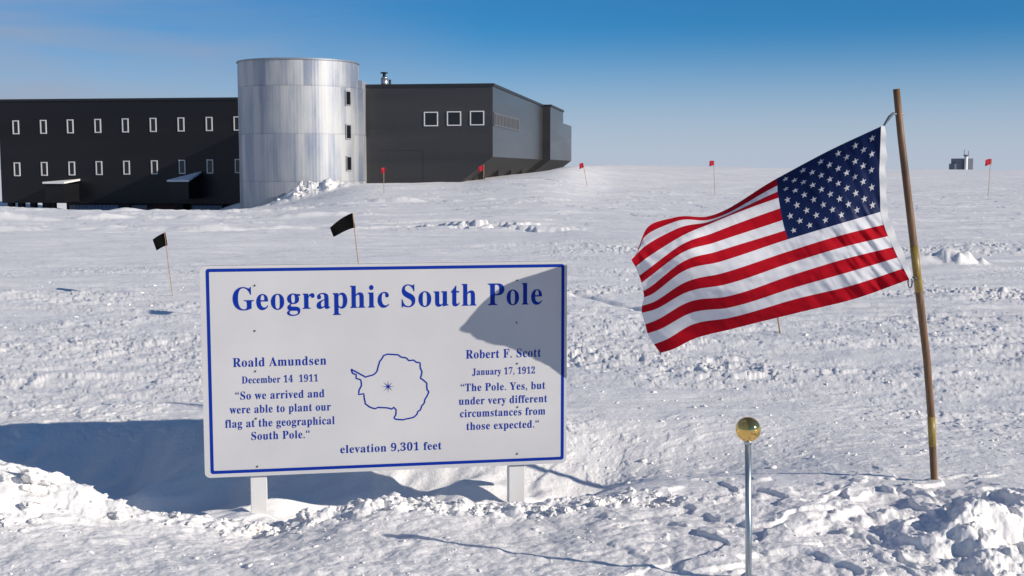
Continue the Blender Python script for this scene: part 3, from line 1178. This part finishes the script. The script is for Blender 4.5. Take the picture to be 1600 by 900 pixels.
# ------------------------------------------------------------------ flagpole
pb = ground_at(1460, 753, 0.0)
YP = pb.y
ptop = at(1400.5, 139, YP)
pole = thing('flagpole', 'leaning brown wooden pole with two yellow bands planted in the snow', 'pole', (pb.x, pb.y, pb.z))
M_wood = mat('weathered_wood', (.085, .035, .018), .5)
vary(M_wood, (.050, .020, .009), (.25, .135, .06), (14, 14, 1.2), 2.5, 7, .3, .72, bump=.004, bscale=3, rough=(.35, .6))
M_yel = vary(mat('yellow_band', (.42, .27, .03), .42), (.20, .125, .02), (.40, .28, .07), (10, 10, 3), 4)


def pole_pt(px, py):
    d = at(px, py, YP)
    return Vector((d.x - pb.x, 0, d.z - pb.z))


axis = [(1460.5, 764), (1457, 697), (1455, 651), (1448, 560), (1436, 456), (1428, 384), (1418, 300), (1408, 215), (1400.5, 139)]
apt = [pole_pt(*p) for p in axis]


def radius_at(py):
    return np.interp(py, [139, 300, 456, 760], [5.2, 5.7, 6.0, 5.4]) / F * YP


def pole_seg(name, i0, i1, m, grow=1.0):
    bm = bmesh.new()
    tube(bm, apt[i0:i1 + 1], [radius_at(axis[k][1]) * grow for k in range(i0, i1 + 1)], 20)
    return obj(name, bm, m, pole)


bm = bmesh.new()
tube(bm, [apt[0] + Vector((.008, 0, -.2))] + apt, [radius_at(760)] + [radius_at(a[1]) for a in axis], 24)
obj('shaft', bm, M_wood, pole)
pole_seg('band', 1, 2, M_yel, 1.06)
pole_seg('band', 4, 5, M_yel, 1.06)
bm = bmesh.new()
e = pole_pt(1406, 178)
tube(bm, [e + Vector((.02, 0, 0)), e + Vector((-.035, -.005, .003))], .004, 8)
obj('screw_eye', bm, M_galv, pole)
bm = bmesh.new()
e = pole_pt(1436, 440)
tube(bm, [e + Vector((.02, 0, 0)), e + Vector((-.03, -.006, 0))], .004, 8)
obj('screw_eye', bm, M_galv, pole)

# ------------------------------------------------------------------ flag
KU = np.array([0, .2, .4, .7, .85, .93, 1.0])
VI = np.arange(14)


def col(ps):
    """ps: {stripe boundary index: (px, py, depth)} -> 14 x 3 by piecewise interpolation."""
    ks = sorted(ps)
    a = np.array([ps[k] for k in ks], float)
    return np.stack([np.interp(VI, ks, a[:, c]) for c in range(3)], 1)


D0 = YP - .02
COLS = np.stack([
    col({0: (1376.7, 197.3, D0 - .02), 4: (1374, 270, D0 - .035), 7: (1376, 331, D0 - .03), 8: (1381, 351, D0 - .02), 9: (1387.7, 369, D0 - .01), 10: (1395.5, 386, D0), 11: (1403, 402.3, D0), 12: (1411.7, 419.3, D0 - .005), 13: (1420.7, 436.7, D0 - .02)}),
    col({0: (1296, 235, D0 + .06), 4: (1297, 300, D0 - .03), 7: (1304, 352, D0 - .07), 8: (1309, 369, D0 - .07), 10: (1319, 405, D0 - .05), 13: (1337, 466.5, D0 + .02)}),
    col({0: (1213.5, 279, D0 + .15), 1: (1214.5, 290, D0 + .115), 2: (1215, 299.5, D0 + .08), 3: (1216.5, 309, D0 + .045), 4: (1219, 325.5, D0 + .01), 5: (1222.5, 344, D0 - .02), 6: (1226.5, 360, D0 - .045), 7: (1231, 374, D0 - .06), 8: (1234.5, 392, D0 - .065), 9: (1238, 410, D0 - .06), 10: (1242, 428.5, D0 - .05), 11: (1246, 448, D0 - .03), 12: (1250, 465.5, D0), 13: (1255.5, 486.5, D0 + .03)}),
    col({0: (1106, 338, D0 + .17), 1: (1107, 343.5, D0 + .10), 2: (1108, 346.5, D0 + .04), 3: (1110, 349.5, D0 - .03), 4: (1113, 364.5, D0 - .07), 5: (1116.5, 379, D0 - .09), 6: (1120.5, 393, D0 - .10), 7: (1125, 409, D0 - .10), 8: (1128.5, 427, D0 - .09), 9: (1131.5, 445, D0 - .07), 10: (1134.5, 463.5, D0 - .045), 11: (1137.5, 481, D0 - .01), 12: (1140.5, 496.5, D0 + .03), 13: (1144, 514, D0 + .07)}),
    col({0: (1053, 340, D0 + .04), 1: (1053, 347, D0 - .01), 2: (1054, 359, D0 - .07), 3: (1056, 374, D0 - .11), 4: (1057.5, 387, D0 - .13), 5: (1059, 399, D0 - .13), 6: (1060.5, 413, D0 - .12), 7: (1062, 427, D0 - .10), 8: (1065, 444, D0 - .07), 9: (1067.5, 459, D0 - .04), 10: (1070, 474.5, D0), 11: (1073.5, 491.5, D0 + .04), 12: (1077.5, 509, D0 + .08), 13: (1082, 530.5, D0 + .11)}),
    col({0: (1013, 354, D0 - .04), 1: (1009.5, 368, D0 - .07), 2: (1010, 383, D0 - .11), 3: (1012, 402, D0 - .12), 4: (1016, 418, D0 - .12), 5: (1018, 430, D0 - .08), 6: (1020.5, 445, D0 - .05), 7: (1023, 457, D0 - .02), 8: (1025, 470, D0 + .01), 9: (1027, 482, D0 + .03), 10: (1030, 498, D0 + .06), 11: (1034.5, 513, D0 + .09), 12: (1044, 529, D0 + .11), 13: (1053, 545, D0 + .13)}),
    col({0: (997, 388, D0 - .11), 1: (996, 395, D0 - .12), 2: (987, 405, D0 - .125), 3: (993, 417, D0 - .105), 4: (998.5, 431, D0 - .08), 5: (1002.5, 442, D0 - .06), 6: (1005, 455, D0 - .02), 7: (1006, 465, D0 + .01), 8: (1003, 478, D0 + .045), 9: (1003, 489, D0 + .07), 10: (1008, 507, D0 + .10), 11: (1012, 521, D0 + .12), 12: (1022, 538, D0 + .14), 13: (1031.7, 551.5, D0 + .16)}),
])                                             # (7, 14, 3)


def pchip_coef(x, y):
    h = np.diff(x)[:, None]
    d = np.diff(y, axis=0) / h
    m = np.zeros_like(y)
    w = (d[:-1] * h[1:] + d[1:] * h[:-1]) / (h[1:] + h[:-1])
    m[1:-1] = w
    m[0] = d[0]; m[-1] = d[-1]
    return m


def hermite(x, y, xq):
    m = pchip_coef(x, y)
    i = np.clip(np.searchsorted(x, xq) - 1, 0, len(x) - 2)
    h = (x[i + 1] - x[i])[:, None]
    t = ((xq - x[i])[:, None]) / h
    return (2 * t ** 3 - 3 * t ** 2 + 1) * y[i] + (t ** 3 - 2 * t ** 2 + t) * h * m[i] + (-2 * t ** 3 + 3 * t ** 2) * y[i + 1] + (t ** 3 - t ** 2) * h * m[i + 1]


# dense table over (u, v)
TU = np.linspace(0, 1, 241)
TV = np.linspace(0, 13, 261)
tab = np.stack([hermite(KU, COLS[:, j, :], TU) for j in range(14)], 0)         # (14, nu, 3)
tab = hermite(VI.astype(float), tab.reshape(14, -1), TV).reshape(len(TV), len(TU), 3)
uu, vv = np.meshgrid(TU, TV / 13)
# pulled creases: fine puckers running from the hoist, softer ones along the fly
puck = fbm(uu * 26 + vv * 7, vv * 3.2 - uu * 3, 3, 6)
env = .25 + 1.0 * np.exp(-((uu - .10) / .16) ** 2) * (.35 + .9 * sstep(.42, .6, vv)) + .7 * np.exp(-((uu - .9) / .14) ** 2) * (1 - sstep(.3, .7, vv))
tab[:, :, 2] += .0074 * puck * env + .008 * fbm(uu * 4 + 3 * vv, vv * 6 + 2 * uu, 3, 12) * np.minimum(1, uu * 6)
TABW = np.empty_like(tab)
a_ = (tab[:, :, 0] - 800) / F
b_ = (450 - tab[:, :, 1]) / F
tt = tab[:, :, 2] / (CT + b_ * ST)
TABW[:, :, 0] = a_ * tt
TABW[:, :, 1] = tab[:, :, 2]
TABW[:, :, 2] = EYE + (-ST + b_ * CT) * tt
FO = Vector(TABW[0, 0])


def S(u, v):
    """Flag surface point; u along the fly 0..1, v down the hoist 0..1."""
    fi = min(max(u, 0), 1) * (len(TU) - 1)
    fj = min(max(v, 0), 1) * (len(TV) - 1)
    i, j = min(int(fi), len(TU) - 2), min(int(fj), len(TV) - 2)
    a, b = fi - i, fj - j
    p = (TABW[j, i] * (1 - a) + TABW[j, i + 1] * a) * (1 - b) + (TABW[j + 1, i] * (1 - a) + TABW[j + 1, i + 1] * a) * b
    return Vector(p) - FO


def SNrm(u, v):
    e = .012
    n = (S(u + e, v) - S(u - e, v)).cross(S(u, v + e) - S(u, v - e)).normalized()
    return n if n.y < 0 else -n


def cloth(name, colr, rough=.6, trans=.35):
    m = mat(name, colr, rough, 0, .12)
    n, l, b = nodes(m)
    tr = n.new('ShaderNodeBsdfTranslucent')
    tr.inputs['Color'].default_value = (*colr, 1)
    mx = n.new('ShaderNodeMixShader')
    mx.inputs[0].default_value = trans
    o = n['Material Output']
    l.new(b.outputs[0], mx.inputs[1]); l.new(tr.outputs[0], mx.inputs[2]); l.new(mx.outputs[0], o.inputs[0])
    t = n.new('ShaderNodeTexCoord')
    no = n.new('ShaderNodeTexNoise')
    no.inputs['Scale'].default_value = 22
    no.inputs['Detail'].default_value = 5
    bp = n.new('ShaderNodeBump')
    bp.inputs['Strength'].default_value = .35
    bp.inputs['Distance'].default_value = .006
    l.new(t.outputs['Object'], no.inputs['Vector']); l.new(no.outputs['Fac'], bp.inputs['Height'])
    l.new(bp.outputs[0], b.inputs['Normal'])
    if max(colr) < .01:
        b.inputs['Specular IOR Level'].default_value = .05
    return m


M_red = cloth('flag_red', (.42, .003, .013), .8, .25)
M_white = cloth('flag_white', (.74, .74, .77), .75, .3)
M_navy = cloth('flag_navy', (.008, .018, .075), .5, .15)
M_canvas = cloth('canvas_header', (.80, .80, .80), .8, .2)
flag = thing('flag', 'red and white striped flag with starred navy corner streaming left from the leaning pole', 'flag', FO)
bm = bmesh.new()
NU_, NV_ = 200, 13 * 8
grid = [[bm.verts.new(S(i / NU_, j / NV_)) for i in range(NU_ + 1)] for j in range(NV_ + 1)]
for j in range(NV_):
    st_ = j // 8
    for i in range(NU_):
        f = bm.faces.new((grid[j][i], grid[j + 1][i], grid[j + 1][i + 1], grid[j][i + 1]))
        f.smooth = True
        f.material_index = 2 if (st_ < 7 and i < NU_ * .4) else (0 if st_ % 2 == 0 else 1)
# stars, sewn on both faces
for row in range(9):
    for c_ in range(11):
        if (row + c_) % 2:
            continue
        cu_, cv_ = .4 * (c_ + 1) / 12, 7 / 13 * (row + 1) / 10
        rv = .0245
        ru = rv / 1.75
        nrm = SNrm(cu_, cv_)
        for side in (1, -1):
            o_ = nrm * .0015 * side
            ring = []
            for k in range(10):
                q = 1 if k % 2 == 0 else .40
                a = math.pi * k / 5
                ring.append(bm.verts.new(S(cu_ + ru * q * math.sin(a), cv_ - rv * q * math.cos(a)) + o_))
            cen = bm.verts.new(S(cu_, cv_) + o_ * 1.3)
            for k in range(10):
                f = bm.faces.new((cen, ring[k], ring[(k + 1) % 10]))
                f.material_index = 1
obj('cloth', bm, [M_red, M_white, M_navy], flag)
# canvas header along the hoist
bm = bmesh.new()
hv = [0, .1, .2, .3, .4, .5, .58, .66, .74, .82, .9, .96, 1.0]
hwid = [6, 9, 10, 10, 10, 10.5, 11, 11.5, 11.5, 11, 9.5, 8, 5]
NH = 60
ga = []
for k in range(NH + 1):
    v = k / NH
    w_ = np.interp(v, hv, hwid) / F * YP * (1 + .10 * math.sin(v * 40))
    p = S(0, v)
    t_ = (S(0, min(v + .02, 1)) - S(0, max(v - .02, 0))).normalized()
    side = Vector((-t_.z, 0, t_.x))
    if side.x < 0:
        side = -side
    rip = .004 * math.sin(v * 46 + 1)
    ga.append([bm.verts.new(p + side * w_ * q + Vector((0, -.0015 + rip * q, 0))) for q in (-.02, .35, .7, 1.0)])
for k in range(NH):
    for q in range(3):
        f = bm.faces.new((ga[k][q], ga[k + 1][q], ga[k + 1][q + 1], ga[k][q + 1]))
        f.smooth = True
obj('header', bm, M_canvas, flag)
# snap hooks and cord
M_cord = mat('grey_cord', (.16, .18, .20), .6, .3)


def lp(px, py, y=None):
    return at(px, py, y or YP - .02) - FO


bm = bmesh.new()
tube(bm, [lp(1381, 196), lp(1385, 190), lp(1390, 183), lp(1395, 178), lp(1401, 178)], [.004, .006, .008, .006, .004], 8)
obj('snap_hook', bm, M_cord, flag)
bm = bmesh.new()
loop = [lp(1422 + 3.2 * math.sin(a), 441 - 8.5 * math.cos(a), YP - .03) for a in np.linspace(0, 2 * math.pi, 17)]
tube(bm, loop, .0032, 6)
tube(bm, [lp(1423, 433, YP - .03), lp(1430, 434, YP - .03), lp(1434, 437, YP - .03)], .004, 6)
obj('snap_hook', bm, M_bolt, flag)

# ------------------------------------------------------------------ pole marker
mb = ground_at(1173, 912, 0.0)
YM = mb.y
zmb = H(mb.x, mb.y)
marker = thing('survey_marker', 'slim steel rod topped with a shiny brass ball in front of the flag', 'marker', (mb.x, mb.y, zmb))
bc = at(1169, 671, YM) - Vector((mb.x, mb.y, zmb))
RB = 20.0 / F * YM
bm = bmesh.new()
tube(bm, [(0, 0, -.3), (bc.x * .98, 0, bc.z - RB * .9)], 5.0 / F * YM, 24)
M_rod = vary(mat('steel_rod', (.42, .47, .50), .32, .9), (.3, .35, .38), (.5, .55, .58), (8, 8, 1), 6, rough=(.25, .45))
obj('rod', bm, M_rod, marker)
bm = bmesh.new()
bmesh.ops.create_uvsphere(bm, u_segments=64, v_segments=40, radius=RB)
bmesh.ops.translate(bm, vec=bc, verts=bm.verts)
M_brass = mat('polished_brass', (.80, .53, .17), .08, .93)
obj('ball', bm, M_brass, marker, True)
bm = bmesh.new()
tube(bm, [(bc.x * .98, 0, bc.z - RB * 1.22), (bc.x * .98, 0, bc.z - RB * .86)], [5.6 / F * YM, 7.5 / F * YM], 24)
obj('collar', bm, M_rod, marker)

# ------------------------------------------------------------------ trail flags
M_bamboo = vary(mat('bamboo', (.38, .25, .14), .6), (.30, .18, .09), (.46, .33, .2), (20, 20, 5), 4)
M_bflag = cloth('black_nylon', (.003, .003, .0035), .8, .0)
M_rflag = cloth('red_nylon', (.42, .010, .03), .6, .3)


def trail_flag(label, base, top, fl, m, group, depth, smin=.006, bz=None):
    """base/top: stake ends in the photo; fl: outline of the cloth (hoist top, hoist bottom, fly bottom, fly top)."""
    b3 = at(base[0], base[1], depth)
    t3 = at(top[0], top[1], depth)
    o = thing('trail_flag', label, 'flag', b3, 0, group)
    bm = bmesh.new()
    tube(bm, [Vector((0, 0, -.25)), t3 - b3], smin, 8)
    obj('stake', bm, M_bamboo, o)
    if not fl:
        return o
    ht, hb, fb_, ft = [at(p[0], p[1], depth) - b3 for p in fl]
    bm = bmesh.new()
    n = 12
    wid = (ft - ht).length
    g = []
    for j in range(n + 1):
        v = j / n
        rw = []
        for i in range(n + 1):
            u = i / n
            p = (ht * (1 - v) + hb * v) * (1 - u) + (ft * (1 - v) + fb_ * v) * u
            p = p + Vector((0, wid * (.16 * math.sin(u * 5 + v * 1.5) * u - .25 * u), wid * .07 * math.sin(u * 3.1 + v)))
            rw.append(bm.verts.new(p))
        g.append(rw)
    for j in range(n):
        for i in range(n):
            f = bm.faces.new((g[j][i], g[j + 1][i], g[j + 1][i + 1], g[j][i + 1]))
            f.smooth = True
    obj('cloth', bm, m, o)
    return o


d1 = ground_at(273, 463).y
trail_flag('ragged black flag on a bamboo stake, left of the white sign', (273, 463), (257, 363), [(258.5, 363), (262, 384.5), (246, 390), (241, 374)], M_bflag, 'black trail flags', d1, .0045)
d2 = ground_at(574, 505).y
trail_flag('larger black flag showing above the top edge of the white sign', (575, 505), (551, 333), [(550.5, 332.5), (555.5, 358), (522.5, 367.5), (518, 355)], M_bflag, 'black trail flags', d2, .0042)
reds = [((600, 303), (599.5, 262), [(602, 262), (601.5, 270), (596, 271), (595.5, 263)], 62, 'small red flag on a stake in front of the dark block, nearest the silver tower'),
        ((755.5, 283.5), (756, 257), [(756, 258), (755.5, 266), (748, 269), (748, 261)], 70.5, 'small red flag on a stake at the low corner of the dark block'),
        ((919, 291), (911, 255), [(911, 254.5), (912, 262), (905.5, 264), (905, 256)], 60, 'small red flag on a tilted stake just right of the dark block'),
        ((1117.5, 304), (1115, 252), [(1116, 251.5), (1116, 259), (1108, 259.5), (1108, 251.5)], 55, 'small red flag on a stake at the horizon, left of the striped flag'),
        ((1543.5, 308), (1548, 249), [(1549.5, 248.5), (1549, 257.5), (1538, 259), (1538, 250)], 52, 'small red flag on a stake beside the far grey building')]
for b_, t_, fl, dd, lab in reds:
    # stand it on the snow where the sight line of its foot meets the ground
    best = dd
    for q in np.arange(20, 100, .25):
        p = at(b_[0], b_[1], q)
        if p.z <= H(p.x, p.y):
            best = q
            break
    print('red', b_, best)
    trail_flag(lab, b_, t_, fl, M_rflag, 'small red trail flags', best, .0105 * best / 50)
st = ground_at(1220.5, 524)
bm_l = 'thin bamboo stake poking up from the snow below the striped flag'
o = thing('bamboo_stake', bm_l, 'stake', st)
bm = bmesh.new()
tube(bm, [(0.01, 0, -.1), at(1215, 492, st.y) - st], .0075, 8)
obj('cane', bm, M_bamboo, o)
